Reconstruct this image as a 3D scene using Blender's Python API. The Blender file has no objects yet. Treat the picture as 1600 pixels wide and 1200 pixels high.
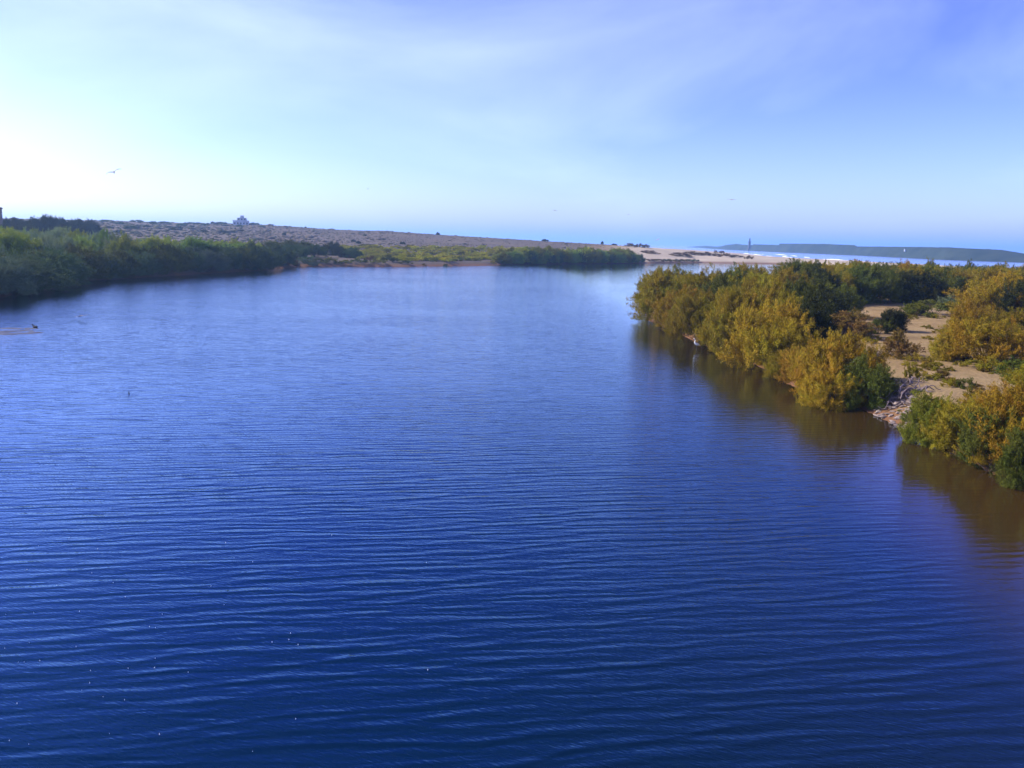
import bpy, math, random
import numpy as np
from mathutils import Matrix, Vector

random.seed(7)
rng = np.random.default_rng(11)
SC = bpy.context.scene
COL = SC.collection
R = math.radians

# ------------------------------------------------------------------ camera
CAM_Z = 7.0
FPX = 1250.0                      # focal length in pixels of the 1600 px wide photograph
PITCH = math.atan((600 - 377) / FPX)
ROLL = R(1.25)
_F = np.array([0, math.cos(PITCH), -math.sin(PITCH)])
_R0 = np.array([1.0, 0, 0])
_U0 = np.array([0, math.sin(PITCH), math.cos(PITCH)])
_R = math.cos(ROLL) * _R0 + math.sin(ROLL) * _U0
_U = -math.sin(ROLL) * _R0 + math.cos(ROLL) * _U0
cam_d = bpy.data.cameras.new('camera')
cam_d.sensor_fit = 'HORIZONTAL'
cam_d.sensor_width = 36.0
cam_d.lens = 36.0 * FPX / 1600.0
cam_d.clip_start = 0.1
cam_d.clip_end = 60000
cam = bpy.data.objects.new('camera', cam_d)
COL.objects.link(cam)
cam.matrix_world = Matrix(((_R[0], _U[0], -_F[0], 0), (_R[1], _U[1], -_F[1], 0),
                           (_R[2], _U[2], -_F[2], CAM_Z), (0, 0, 0, 1)))
SC.camera = cam

# ------------------------------------------------------------------ sky and sun
SUN_AZ, SUN_EL = R(-78), R(36)    # azimuth from +Y (view direction), negative = left
W = bpy.data.worlds.new('World')
SC.world = W
W.use_nodes = True
nt = W.node_tree
nt.nodes.clear()
def N(tree, kind, **kw):
    n = tree.nodes.new(kind)
    for k, v in kw.items():
        if k.startswith('i_'):
            n.inputs[k[2:].replace('_', ' ')].default_value = v
        else:
            setattr(n, k, v)
    return n
sky = N(nt, 'ShaderNodeTexSky', sky_type='NISHITA', sun_disc=False, sun_elevation=SUN_EL,
        sun_rotation=SUN_AZ, altitude=0, air_density=1.0, dust_density=1.0, ozone_density=4.0)
hsv = N(nt, 'ShaderNodeHueSaturation', i_Saturation=1.07, i_Value=0.69, i_Hue=0.523)
gm = N(nt, 'ShaderNodeGamma', i_Gamma=1.35)
nt.links.new(sky.outputs[0], gm.inputs['Color'])
tn = N(nt, 'ShaderNodeMix', data_type='RGBA', blend_type='MULTIPLY')
tn.inputs['Factor'].default_value = 1.0
tn.inputs['B'].default_value = (0.88, 0.86, 1.08, 1)
nt.links.new(gm.outputs[0], tn.inputs['A'])
nt.links.new(tn.outputs['Result'], hsv.inputs['Color'])
# thin cirrus veil, the same everywhere round the sky
tc = N(nt, 'ShaderNodeTexCoord')
mp = N(nt, 'ShaderNodeMapping')
mp.inputs['Scale'].default_value = (1.3, 1.3, 5.0)
mp.inputs['Location'].default_value = (16.23, 9.72, -0.49)
mp.inputs['Rotation'].default_value = (0.024, -0.039, 1.215)
nt.links.new(tc.outputs['Generated'], mp.inputs[0])
ns = N(nt, 'ShaderNodeTexNoise', i_Scale=1.1, i_Detail=9.0, i_Roughness=0.52, i_Distortion=0.6)
nt.links.new(mp.outputs[0], ns.inputs['Vector'])
rp = N(nt, 'ShaderNodeValToRGB')
rp.color_ramp.elements[0].position = 0.40
rp.color_ramp.elements[0].color = (0.0, 0.0, 0.0, 1)
rp.color_ramp.elements[1].position = 0.72
rp.color_ramp.elements[1].color = (0.34, 0.34, 0.34, 1)
nt.links.new(ns.outputs['Fac'], rp.inputs[0])
mx = N(nt, 'ShaderNodeMix', data_type='RGBA')
nt.links.new(rp.outputs[0], mx.inputs['Factor'])
nt.links.new(hsv.outputs[0], mx.inputs['A'])
mx.inputs['B'].default_value = (6.0, 7.0, 8.2, 1)
bg = N(nt, 'ShaderNodeBackground')
bg.inputs['Strength'].default_value = 0.15
nt.links.new(mx.outputs['Result'], bg.inputs['Color'])
wo = N(nt, 'ShaderNodeOutputWorld')
nt.links.new(bg.outputs[0], wo.inputs['Surface'])

sun_d = bpy.data.lights.new('sun', 'SUN')
sun_d.energy = 5.0
sun_d.angle = R(0.5)
sun_d.color = (1.0, 0.93, 0.80)
sun = bpy.data.objects.new('sun', sun_d)
COL.objects.link(sun)
SUN_DIR = Vector((math.sin(SUN_AZ) * math.cos(SUN_EL), math.cos(SUN_AZ) * math.cos(SUN_EL), math.sin(SUN_EL)))
sun.rotation_euler = SUN_DIR.to_track_quat('Z', 'Y').to_euler()
sun.location = SUN_DIR * 100

vs = SC.view_settings
vs.view_transform = 'Standard'
vs.look = 'None'
vs.exposure = 0.6
vs.gamma = 1.0
vs.use_curve_mapping = False
SC.cycles.max_bounces = 8
SC.cycles.volume_bounces = 1
SC.cycles.transparent_max_bounces = 16
HAZE_DENSITY = 0.0003

# ------------------------------------------------------------------ helpers
def ray(u, v):
    d = _F + (u - 800) / FPX * _R - (v - 600) / FPX * _U
    return d / np.linalg.norm(d)
def onz(u, v, z=0.0):
    """world point where the sight line through photo pixel (u, v) meets height z"""
    d = ray(u, v)
    t = (z - CAM_Z) / d[2]
    return np.array([0, 0, CAM_Z]) + d * t
def along(u, v, dist):
    return np.array([0, 0, CAM_Z]) + ray(u, v) * dist
def horizon_v(u):
    lo, hi = 200.0, 600.0
    for _ in range(40):
        m = (lo + hi) / 2
        if ray(u, m)[2] > 0: lo = m
        else: hi = m
    return lo
def az_of(u):
    d = ray(u, horizon_v(u))
    return math.atan2(d[0], d[1])
def sstep(a, b, x):
    t = np.clip((x - a) / (b - a), 0, 1)
    return t * t * (3 - 2 * t)
_perm = np.random.default_rng(3).random((256, 256))
def vnoise(x, y):
    x = np.asarray(x, float); y = np.asarray(y, float)
    xi = np.floor(x).astype(int); yi = np.floor(y).astype(int)
    fx = x - xi; fy = y - yi
    fx = fx * fx * (3 - 2 * fx); fy = fy * fy * (3 - 2 * fy)
    a = _perm[xi & 255, yi & 255]; b = _perm[(xi + 1) & 255, yi & 255]
    c = _perm[xi & 255, (yi + 1) & 255]; d = _perm[(xi + 1) & 255, (yi + 1) & 255]
    return (a * (1 - fx) + b * fx) * (1 - fy) + (c * (1 - fx) + d * fx) * fy
def fbm(x, y, o=4):
    s = 0; a = 0.5
    for i in range(o):
        s = s + a * (vnoise(x * 2 ** i + 17 * i, y * 2 ** i + 9 * i) - 0.5) * 2
        a *= 0.5
    return s
def mesh_obj(name, verts, faces, mat=None, parent=None, smooth=False):
    me = bpy.data.meshes.new(name)
    me.from_pydata(np.asarray(verts).tolist() if isinstance(verts, np.ndarray) else verts, [],
                   faces.tolist() if isinstance(faces, np.ndarray) else faces)
    if mat: me.materials.append(mat)
    if smooth: me.polygons.foreach_set('use_smooth', [True] * len(me.polygons))
    me.update()
    o = bpy.data.objects.new(name, me)
    COL.objects.link(o)
    if parent: o.parent = parent
    return o
def fast_mesh(name, V, Q, smooth=False):
    """mesh of quads or triangles from numpy arrays"""
    V = np.asarray(V, np.float32); Q = np.asarray(Q, np.int32)
    k = Q.shape[1]
    me = bpy.data.meshes.new(name)
    me.vertices.add(len(V)); me.vertices.foreach_set('co', V.ravel())
    me.loops.add(Q.size); me.loops.foreach_set('vertex_index', Q.ravel())
    me.polygons.add(len(Q))
    me.polygons.foreach_set('loop_start', np.arange(0, Q.size, k, dtype=np.int32))
    if smooth: me.polygons.foreach_set('use_smooth', np.ones(len(Q), bool))
    me.update(calc_edges=True)
    return me
def tag(o, label=None, cat=None, group=None, kind=None):
    if label: o['label'] = label
    if cat: o['category'] = cat
    if group: o['group'] = group
    if kind: o['kind'] = kind
    return o
def empty(name, loc):
    o = bpy.data.objects.new(name, None)
    o.empty_display_size = 0.2
    COL.objects.link(o)
    o.location = loc
    return o

# ------------------------------------------------------------------ materials
def new_mat(name):
    m = bpy.data.materials.new(name)
    m.use_nodes = True
    t = m.node_tree
    t.nodes.clear()
    out = N(t, 'ShaderNodeOutputMaterial')
    return m, t, out
def ramp(t, stops):
    r = N(t, 'ShaderNodeValToRGB')
    e = r.color_ramp.elements
    e[0].position, e[0].color = stops[0][0], (*stops[0][1], 1)
    e[1].position, e[1].color = stops[-1][0], (*stops[-1][1], 1)
    for p, c in stops[1:-1]:
        x = e.new(p); x.color = (*c, 1)
    return r
def mixc(t, fac, a, b, blend='MIX'):
    m = N(t, 'ShaderNodeMix', data_type='RGBA', blend_type=blend)
    for s, v in (('Factor', fac), ('A', a), ('B', b)):
        if hasattr(v, 'is_output'): t.links.new(v, m.inputs[s])
        elif isinstance(v, (int, float)): m.inputs[s].default_value = v
        else: m.inputs[s].default_value = (*v, 1)
    return m.outputs['Result']
def math_n(t, op, a, b=None, c=None, clamp=False):
    m = N(t, 'ShaderNodeMath', operation=op, use_clamp=clamp)
    for i, v in enumerate((a, b, c)):
        if v is None: continue
        if hasattr(v, 'is_output'): t.links.new(v, m.inputs[i])
        else: m.inputs[i].default_value = v
    return m.outputs[0]
def plain(name, colA, colB, scale, rough=0.9, bump=0.0, spec=0.2):
    m, t, out = new_mat(name)
    c = N(t, 'ShaderNodeTexCoord')
    n = N(t, 'ShaderNodeTexNoise', i_Scale=scale, i_Detail=5.0)
    t.links.new(c.outputs['Object'], n.inputs['Vector'])
    r = ramp(t, [(0.3, colA), (0.7, colB)])
    t.links.new(n.outputs['Fac'], r.inputs[0])
    b = N(t, 'ShaderNodeBsdfPrincipled', i_Roughness=rough)
    b.inputs['Specular IOR Level'].default_value = spec
    t.links.new(r.outputs[0], b.inputs['Base Color'])
    if bump:
        bp = N(t, 'ShaderNodeBump', i_Strength=bump, i_Distance=0.05)
        t.links.new(n.outputs['Fac'], bp.inputs['Height'])
        t.links.new(bp.outputs[0], b.inputs['Normal'])
    t.links.new(b.outputs[0], out.inputs['Surface'])
    return m

def foliage_mat():
    m, t, out = new_mat('feathery_foliage')
    oi = N(t, 'ShaderNodeObjectInfo')
    at = N(t, 'ShaderNodeAttribute', attribute_name='tint')
    h = N(t, 'ShaderNodeHueSaturation')
    t.links.new(oi.outputs['Color'], h.inputs['Color'])
    hue = math_n(t, 'MULTIPLY_ADD', at.outputs['Fac'], 0.05, 0.474)      # per twig: golden to green
    hue2 = math_n(t, 'MULTIPLY_ADD', oi.outputs['Random'], 0.012, -0.004)
    t.links.new(math_n(t, 'ADD', hue, hue2), h.inputs['Hue'])
    val = math_n(t, 'MULTIPLY_ADD', at.outputs['Fac'], -0.35, 1.2)
    val2 = math_n(t, 'MULTIPLY_ADD', oi.outputs['Random'], 0.3, 0.85)
    t.links.new(math_n(t, 'MULTIPLY', val, val2), h.inputs['Value'])
    d = N(t, 'ShaderNodeBsdfPrincipled', i_Roughness=0.75)
    d.inputs['Specular IOR Level'].default_value = 0.12
    tr = N(t, 'ShaderNodeBsdfTranslucent')
    t.links.new(h.outputs[0], d.inputs['Base Color'])
    t.links.new(h.outputs[0], tr.inputs['Color'])
    ms = N(t, 'ShaderNodeMixShader')
    ms.inputs[0].default_value = 0.11
    t.links.new(d.outputs[0], ms.inputs[1]); t.links.new(tr.outputs[0], ms.inputs[2])
    t.links.new(ms.outputs[0], out.inputs['Surface'])
    return m
M_FOL = foliage_mat()
M_BARK = plain('shrub_bark', (0.05, 0.035, 0.025), (0.13, 0.09, 0.06), 9, 0.9, 0.4)
M_ROCK = plain('bank_rock', (0.12, 0.085, 0.07), (0.34, 0.27, 0.22), 3.5, 0.85, 0.6)
M_ROOT = plain('bleached_driftwood', (0.08, 0.055, 0.05), (0.24, 0.19, 0.185), 8, 0.85, 0.5)
M_GULL = plain('gull_feathers', (0.22, 0.22, 0.23), (0.36, 0.36, 0.37), 6, 0.8)
M_EGRET = plain('white_feathers', (0.75, 0.74, 0.70), (0.85, 0.84, 0.81), 6, 0.8)
M_DUCK = plain('dark_feathers', (0.015, 0.014, 0.014), (0.05, 0.045, 0.04), 12, 0.7)
M_BEAK = plain('beak_horn', (0.35, 0.22, 0.04), (0.5, 0.3, 0.06), 8, 0.5)
M_PLASTER = plain('pale_plaster', (0.42, 0.43, 0.45), (0.55, 0.56, 0.57), 0.4, 0.9, 0.1)
M_BROWNWALL = plain('brown_plaster', (0.16, 0.11, 0.09), (0.26, 0.18, 0.14), 0.5, 0.9, 0.1)
M_GLASS = plain('dark_window_glass', (0.015, 0.02, 0.025), (0.03, 0.035, 0.04), 1.0, 0.15, 0, 0.5)
M_TOWER = plain('dark_tower_stone', (0.05, 0.05, 0.05), (0.12, 0.11, 0.10), 0.5, 0.9, 0.2)
M_FOAM = plain('surf_foam', (0.74, 0.76, 0.78), (0.86, 0.87, 0.88), 1.2, 0.8)
M_MUD = plain('wet_mud', (0.02, 0.02, 0.018), (0.05, 0.048, 0.04), 2.0, 0.5, 0.3, 0.4)
M_BRASS = plain('finial_metal', (0.2, 0.15, 0.05), (0.3, 0.22, 0.08), 3, 0.4)

# ------------------------------------------------------------------ plan of the place (metres)
def P(u, v): 
    p = onz(u, v); return (p[0], p[1])
LEFT_SHORE = [(-40, -60), (-46, 0), (-50, 50), P(0, 466), P(40, 456), P(86, 451), P(100, 441), P(150, 437.5), P(200, 435), P(250, 432),
              P(330, 427), P(400, 423), P(425, 420.5), P(470, 416.5), P(520, 416), P(580, 416.5), P(640, 416.5), P(700, 415.5), P(770, 415),
              P(785, 413.5), P(880, 412.5), P(1000, 411.2), P(1040, 410.6), P(1088, 410.2)]
RIGHT_SHORE = [(130, 345), (128, 305), (85, 235), (48, 160), (26, 108), (16.5, 90), P(1006, 486), P(1014, 502), P(1050, 517), P(1100, 541),
               P(1150, 556), P(1190, 576), P(1232, 602), P(1280, 621), P(1330, 635), P(1365, 648), P(1395, 664), P(1420, 680),
               P(1450, 693), P(1500, 714), P(1560, 746), P(1604, 772), (15.2, 18), (15.5, 8), (17, -10), (24, -60)]
RIVER = np.array(LEFT_SHORE + RIGHT_SHORE)
SEA = np.array([(420, -200), (330, 60), (255, 220), P(1600, 423), P(1500, 418), P(1400, 413), P(1300, 408), P(1210, 403), (196, 640), (226, 800),
                (215, 980), (150, 1120), (-50, 1300), (-700, 1700), (-4000, 3200), (-4000, 9000), (9000, 9000), (9000, -200)])
def inside(poly, x, y):
    c = np.zeros(x.shape, bool)
    n = len(poly)
    for i in range(n):
        x1, y1 = poly[i]; x2, y2 = poly[(i + 1) % n]
        if y1 == y2: continue
        k = ((y1 > y) != (y2 > y)) & (x < (x2 - x1) * (y - y1) / (y2 - y1) + x1)
        c ^= k
    return c
def pdist(poly, x, y):
    d = np.full(x.shape, 1e9)
    n = len(poly)
    for i in range(n):
        x1, y1 = poly[i]; x2, y2 = poly[(i + 1) % n]
        L = (x2 - x1) ** 2 + (y2 - y1) ** 2 + 1e-9
        t = np.clip(((x - x1) * (x2 - x1) + (y - y1) * (y2 - y1)) / L, 0, 1)
        d = np.minimum(d, np.hypot(x - x1 - t * (x2 - x1), y - y1 - t * (y2 - y1)))
    return d
# skyline of the hills: (photo column, skyline row, distance)
RIDGE = [(-500, 338, 560), (-200, 338, 560), (0, 341, 560), (160, 344.5, 600), (300, 349, 640), (375, 349.5, 640), (430, 353, 600), (520, 358.5, 560),
         (575, 360.5, 520), (600, 360.5, 500), (645, 364, 490), (700, 367.5, 480), (760, 371, 460), (850, 375.5, 430), (920, 378.5, 410),
         (985, 383, 390), (1040, 387, 400), (1100, 393, 420), (1160, 398, 430), (1250, 404, 420)]
RAZ = np.array([az_of(u) for u, v, d in RIDGE])
RR = np.array([d for u, v, d in RIDGE], float)
RZ = np.array([along(u, v, d)[2] for u, v, d in RIDGE])
RAZ = np.append(RAZ, [R(60)]); RR = np.append(RR, [420]); RZ = np.append(RZ, [1.6])
FS_AZ = np.array([az_of(u) for u in (-500, 0, 100, 250, 420, 520, 780, 1000, 1090)])
FS_R = np.array([120, 125, 140, 165, 180, 205, 240, 300, 345], float)
def H(x, y):
    x = np.asarray(x, float); y = np.asarray(y, float)
    shp = x.shape
    x = x.ravel(); y = y.ravel()
    wr = inside(RIVER, x, y); wsea = inside(SEA, x, y)
    dr = pdist(RIVER, x, y); ds = pdist(SEA, x, y)
    jag = 0.6 * fbm(x * 0.35, y * 0.35, 3)
    az = np.arctan2(x, y); r = np.hypot(x, y)
    zr = np.interp(az, RAZ, RZ); rr = np.interp(az, RAZ, RR); fs = np.interp(az, FS_AZ, FS_R)
    low = 0.95 + 0.16 * fbm(x * 0.13, y * 0.13, 4) + 0.03 * fbm(x * 1.1, y * 1.1, 3)
    bank = low * sstep(-0.1, 2.6, dr + jag * 0.7)
    flat = 0.25 * sstep(0, 14, dr)
    t = np.clip((r - fs - 12) / np.maximum(rr - fs - 12, 30), 0, 1)
    hill = np.maximum(zr - 1.2, 0.2) * t ** 1.15
    rough = sstep(0.05, 0.5, t) * (1.3 * fbm(x * 0.018, y * 0.018, 3) + 0.2 * fbm(x * 0.11, y * 0.11, 2)) * np.clip(zr / 12, 0.15, 1)
    behind = np.clip((r - rr) / 500, 0, 1)
    hill = hill * (1 - 0.7 * behind) + rough * (1 - 0.75 * np.exp(-((r - rr) / 25) ** 2))
    z = bank + flat + np.where(x * 0 + t > 0, hill, 0)
    z = np.minimum(z, 0.02 + 0.045 * ds + 0.1 * sstep(0, 10, ds))          # the beach slopes gently to the sea
    z = np.where(wr, -np.minimum(0.25 * dr + 0.05, 1.6), z)
    z = np.where(wsea, -np.minimum(0.05 * ds + 0.05, 3.0), z)
    return z.reshape(shp)
def hz(x, y): return float(H(np.array([x]), np.array([y]))[0])
def ground_at(u, v):
    """first point where the sight line through a photo pixel meets the ground (or the water)"""
    d = ray(u, v)
    lo, hi = 8.0, 900.0
    for n in (160, 24, 24):
        t = np.geomspace(lo, hi, n)
        X = d[0] * t; Y = d[1] * t; Z = CAM_Z + d[2] * t
        k = np.nonzero(Z <= np.maximum(H(X, Y), -0.02))[0]
        i = int(k[0]) if len(k) else n - 1
        lo, hi = t[max(i - 1, 0)], t[i]
    x, y = d[0] * hi, d[1] * hi
    return np.array([x, y, max(hz(x, y), -0.3)])

# ------------------------------------------------------------------ ground sheet
def build_ground():
    na, nr = 620, 430
    a = np.linspace(R(-58), R(58), na)
    r = np.concatenate([np.geomspace(9, 1000, nr - 40), np.geomspace(1030, 4000, 40)])
    A, Rg = np.meshgrid(a, r)
    X = np.sin(A) * Rg; Y = np.cos(A) * Rg
    Z = H(X, Y)
    V = np.stack([X, Y, Z], -1).reshape(-1, 3)
    i = np.arange(nr - 1)[:, None] * na + np.arange(na - 1)[None, :]
    Q = np.stack([i, i + 1, i + na + 1, i + na], -1).reshape(-1, 4)
    me = fast_mesh('ground', V, Q, True)
    # what grows on it: 0 bare sand, 1 scrub; a property of the place
    az = A.ravel(); rr = Rg.ravel(); x = V[:, 0]; y = V[:, 1]
    scrub = np.zeros(len(V))
    left = az < az_of(985)
    fs = np.interp(az, FS_AZ, FS_R)
    scrub[left] = (1.05 + 0.3 * fbm(x * 0.05, y * 0.05, 4))[left]
    tr = sstep(az_of(880), az_of(1000), az)
    scrub = scrub * (1 - 0.75 * tr)
    scrub[~left] = (0.15 + 0.3 * fbm(x * 0.12, y * 0.12, 3))[~left]
    at = me.attributes.new('scrub', 'FLOAT', 'POINT')
    at.data.foreach_set('value', np.clip(scrub, 0, 1).astype(np.float32))
    pale = sstep(az_of(930), az_of(1000), az) * sstep(200, 260, rr)
    ap = me.attributes.new('beach', 'FLOAT', 'POINT')
    ap.data.foreach_set('value', pale.astype(np.float32))
    m, t, out = new_mat('sandy_ground')
    geo = N(t, 'ShaderNodeNewGeometry')
    sep = N(t, 'ShaderNodeSeparateXYZ')
    t.links.new(geo.outputs['Position'], sep.inputs[0])
    n1 = N(t, 'ShaderNodeTexNoise', i_Scale=0.35, i_Detail=8.0, i_Roughness=0.6)
    n2 = N(t, 'ShaderNodeTexNoise', i_Scale=5.0, i_Detail=6.0, i_Roughness=0.65)
    n3 = N(t, 'ShaderNodeTexNoise', i_Scale=0.9, i_Detail=9.0, i_Roughness=0.7)
    for n in (n1, n2, n3): t.links.new(geo.outputs['Position'], n.inputs['Vector'])
    sand = ramp(t, [(0.25, (0.17, 0.105, 0.04)), (0.5, (0.31, 0.205, 0.085)), (0.75, (0.40, 0.285, 0.135))])
    t.links.new(n1.outputs['Fac'], sand.inputs[0])
    fine = ramp(t, [(0.3, (0.62, 0.62, 0.62)), (0.65, (1.05, 1.05, 1.05))])
    t.links.new(n2.outputs['Fac'], fine.inputs[0])
    c = mixc(t, 1.0, sand.outputs[0], fine.outputs[0], 'MULTIPLY')
    ba = N(t, 'ShaderNodeAttribute', attribute_name='beach')
    c = mixc(t, math_n(t, 'MULTIPLY', ba.outputs['Fac'], 0.8), c, (0.46, 0.385, 0.27))
    # dry weeds speckle
    wd = ramp(t, [(0.52, (0, 0, 0)), (0.66, (0.8, 0.8, 0.8))])
    t.links.new(n3.outputs['Fac'], wd.inputs[0])
    c = mixc(t, math_n(t, 'MULTIPLY', wd.outputs[0], math_n(t, 'SUBTRACT', 1.0, ba.outputs['Fac'])), c, (0.23, 0.17, 0.05))
    sa = N(t, 'ShaderNodeAttribute', attribute_name='scrub')
    scol = ramp(t, [(0.3, (0.082, 0.066, 0.048)), (0.5, (0.10, 0.079, 0.056)), (0.8, (0.125, 0.096, 0.068))])
    t.links.new(n3.outputs['Fac'], scol.inputs[0])
    c = mixc(t, sa.outputs['Fac'], c, scol.outputs[0])
    # wet reddish mud at the waterline
    wet = N(t, 'ShaderNodeMapRange')
    wet.inputs['From Min'].default_value = 0.08; wet.inputs['From Max'].default_value = 0.75
    wet.inputs['To Min'].default_value = 1.0; wet.inputs['To Max'].default_value = 0.0
    t.links.new(sep.outputs['Z'], wet.inputs['Value'])
    inland = N(t, 'ShaderNodeMapRange')
    inland.inputs['From Min'].default_value = 110; inland.inputs['From Max'].default_value = 140
    inland.inputs['To Min'].default_value = 0.9; inland.inputs['To Max'].default_value = 0.15
    t.links.new(sep.outputs['X'], inland.inputs['Value'])
    c = mixc(t, math_n(t, 'MULTIPLY', wet.outputs[0], inland.outputs[0]), c, (0.16, 0.075, 0.035))
    b = N(t, 'ShaderNodeBsdfPrincipled', i_Roughness=0.95)
    b.inputs['Specular IOR Level'].default_value = 0.15
    t.links.new(c, b.inputs['Base Color'])
    bp = N(t, 'ShaderNodeBump', i_Strength=0.7, i_Distance=0.12)
    t.links.new(n2.outputs['Fac'], bp.inputs['Height'])
    t.links.new(bp.outputs[0], b.inputs['Normal'])
    t.links.new(b.outputs[0], out.inputs['Surface'])
    me.materials.append(m)
    o = bpy.data.objects.new('ground', me)
    COL.objects.link(o)
    tag(o, kind='structure')
build_ground()

# ------------------------------------------------------------------ water
def water_mat(name, base, calm=True, rough=0.05, tint=(0.97, 0.99, 1.0)):
    m, t, out = new_mat(name)
    geo = N(t, 'ShaderNodeNewGeometry')
    sep = N(t, 'ShaderNodeSeparateXYZ')
    t.links.new(geo.outputs['Position'], sep.inputs[0])
    def wave(scale, sx, sy, rot, det, dist=0.0, ro=0.5):
        vr = N(t, 'ShaderNodeVectorRotate', rotation_type='Z_AXIS')
        vr.inputs['Angle'].default_value = R(rot)
        t.links.new(geo.outputs['Position'], vr.inputs['Vector'])
        mpn = N(t, 'ShaderNodeMapping')
        mpn.inputs['Scale'].default_value = (sx, sy, 1)
        t.links.new(vr.outputs[0], mpn.inputs[0])
        n = N(t, 'ShaderNodeTexNoise', i_Scale=scale, i_Detail=det, i_Roughness=ro, i_Distortion=dist)
        t.links.new(mpn.outputs[0], n.inputs['Vector'])
        return n.outputs['Fac']
    def crests(lam, rot, dist, dsc):
        vr = N(t, 'ShaderNodeVectorRotate', rotation_type='Z_AXIS')
        vr.inputs['Angle'].default_value = R(rot)
        t.links.new(geo.outputs['Position'], vr.inputs['Vector'])
        mpn = N(t, 'ShaderNodeMapping')
        mpn.inputs['Scale'].default_value = (0.30, 1, 1)
        t.links.new(vr.outputs[0], mpn.inputs[0])
        n = N(t, 'ShaderNodeTexWave', wave_type='BANDS', bands_direction='Y', i_Scale=0.314 / lam, i_Distortion=dist, i_Detail=2.0)
        n.inputs['Detail Scale'].default_value = dsc
        t.links.new(mpn.outputs[0], n.inputs['Vector'])
        return n.outputs['Fac']
    c1 = crests(0.50, -12, 7.5, 1.3)              # crests running across the river
    c2 = crests(0.30, -6, 6.0, 1.6)               # shorter ripples between them
    w1 = wave(1.0, 0.35, 1.9, -9, 2.0, 0.4)
    w2 = wave(1.0, 1.3, 6.0, -3, 2.0, 0.5)
    w3 = wave(1.0, 5.0, 24.0, 26, 2.0, 0.2)       # fine wind texture, slanting across
    w4 = wave(1.0, 0.035, 0.06, 10, 3.0, 0.3)     # gust patches
    w5 = wave(1.0, 0.12, 0.3, -10, 2.0, 0.2)      # where crests swell and fade
    near = N(t, 'ShaderNodeMapRange', interpolation_type='SMOOTHSTEP')   # the open reach by the bridge is choppier than the bend
    near.inputs['From Min'].default_value = 12; near.inputs['From Max'].default_value = 38
    near.inputs['To Min'].default_value = 1.0; near.inputs['To Max'].default_value = 0.3
    t.links.new(sep.outputs['Y'], near.inputs['Value'])
    h = math_n(t, 'MULTIPLY', math_n(t, 'POWER', c1, 1.8), math_n(t, 'MULTIPLY', near.outputs[0], math_n(t, 'MULTIPLY_ADD', w5, 0.032, -0.006)))
    h = math_n(t, 'MULTIPLY_ADD', c2, 0.0065, h)
    h = math_n(t, 'MULTIPLY_ADD', w1, 0.030, h)
    h = math_n(t, 'MULTIPLY_ADD', w2, 0.016, h)
    h = math_n(t, 'MULTIPLY_ADD', w3, 0.0095, h)
    # water in the lee of the right bank's shrubs is calmer
    lee = N(t, 'ShaderNodeMapRange', interpolation_type='SMOOTHSTEP')
    lee.inputs['From Min'].default_value = 3.0; lee.inputs['From Max'].default_value = 15.0
    lee.inputs['To Min'].default_value = 1.0; lee.inputs['To Max'].default_value = 0.19 if calm else 1.0
    t.links.new(math_n(t, 'ADD', sep.outputs['X'], math_n(t, 'MULTIPLY_ADD', w4, 6.0, -3.0)), lee.inputs['Value'])
    bp = N(t, 'ShaderNodeBump', i_Distance=1.0)
    gust = N(t, 'ShaderNodeMapRange')
    gust.inputs['From Min'].default_value = 0.3; gust.inputs['From Max'].default_value = 0.7
    gust.inputs['To Min'].default_value = 0.65; gust.inputs['To Max'].default_value = 1.0
    t.links.new(w4, gust.inputs['Value'])
    t.links.new(math_n(t, 'MULTIPLY', gust.outputs[0], lee.outputs[0]), bp.inputs['Strength'])
    t.links.new(h, bp.inputs['Height'])
    # blue channel, darker towards the right bank; brown foot is shallow water plus painted shrub reflection
    sh = N(t, 'ShaderNodeMapRange', interpolation_type='SMOOTHSTEP')
    sh.inputs['From Min'].default_value = -2.0; sh.inputs['From Max'].default_value = 11.0
    t.links.new(math_n(t, 'ADD', sep.outputs['X'], math_n(t, 'MULTIPLY_ADD', w4, 5.0, -2.5)), sh.inputs['Value'])
    dcol = mixc(t, sh.outputs[0], base, (0.004, 0.008, 0.016)) if calm else None
    if calm:
        br = N(t, 'ShaderNodeMapRange', interpolation_type='SMOOTHSTEP')
        br.inputs['From Min'].default_value = 8.0; br.inputs['From Max'].default_value = 14.0
        t.links.new(sep.outputs['X'], br.inputs['Value'])
        dcol = mixc(t, br.outputs[0], dcol, (0.050, 0.028, 0.007))
    df = N(t, 'ShaderNodeBsdfDiffuse')
    if calm: t.links.new(dcol, df.inputs['Color'])
    else: df.inputs['Color'].default_value = (*base, 1)
    gl = N(t, 'ShaderNodeBsdfGlossy')
    t.links.new(math_n(t, 'MULTIPLY', lee.outputs[0], rough), gl.inputs['Roughness'])
    lw = N(t, 'ShaderNodeLayerWeight', i_Blend=0.5)
    for n in (df, gl, lw): t.links.new(bp.outputs[0], n.inputs['Normal'])
    t.links.new(mixc(t, math_n(t, 'POWER', lw.outputs['Facing'], 3.6), (0.10, 0.38, 0.72), tint), gl.inputs['Color'])   # blue at steep view, clear at grazing
    ms = N(t, 'ShaderNodeMixShader')
    f1 = math_n(t, 'MULTIPLY_ADD', math_n(t, 'POWER', lw.outputs['Facing'], 3.5), 0.98, 0.018)
    t.links.new(math_n(t, 'MULTIPLY_ADD', math_n(t, 'POWER', lw.outputs['Facing'], 9.0), 0.4, f1, clamp=True), ms.inputs[0]); t.links.new(df.outputs[0], ms.inputs[1]); t.links.new(gl.outputs[0], ms.inputs[2])
    t.links.new(ms.outputs[0], out.inputs['Surface'])
    return m
M_RIVER = water_mat('river_water', (0.001, 0.009, 0.025))
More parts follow.
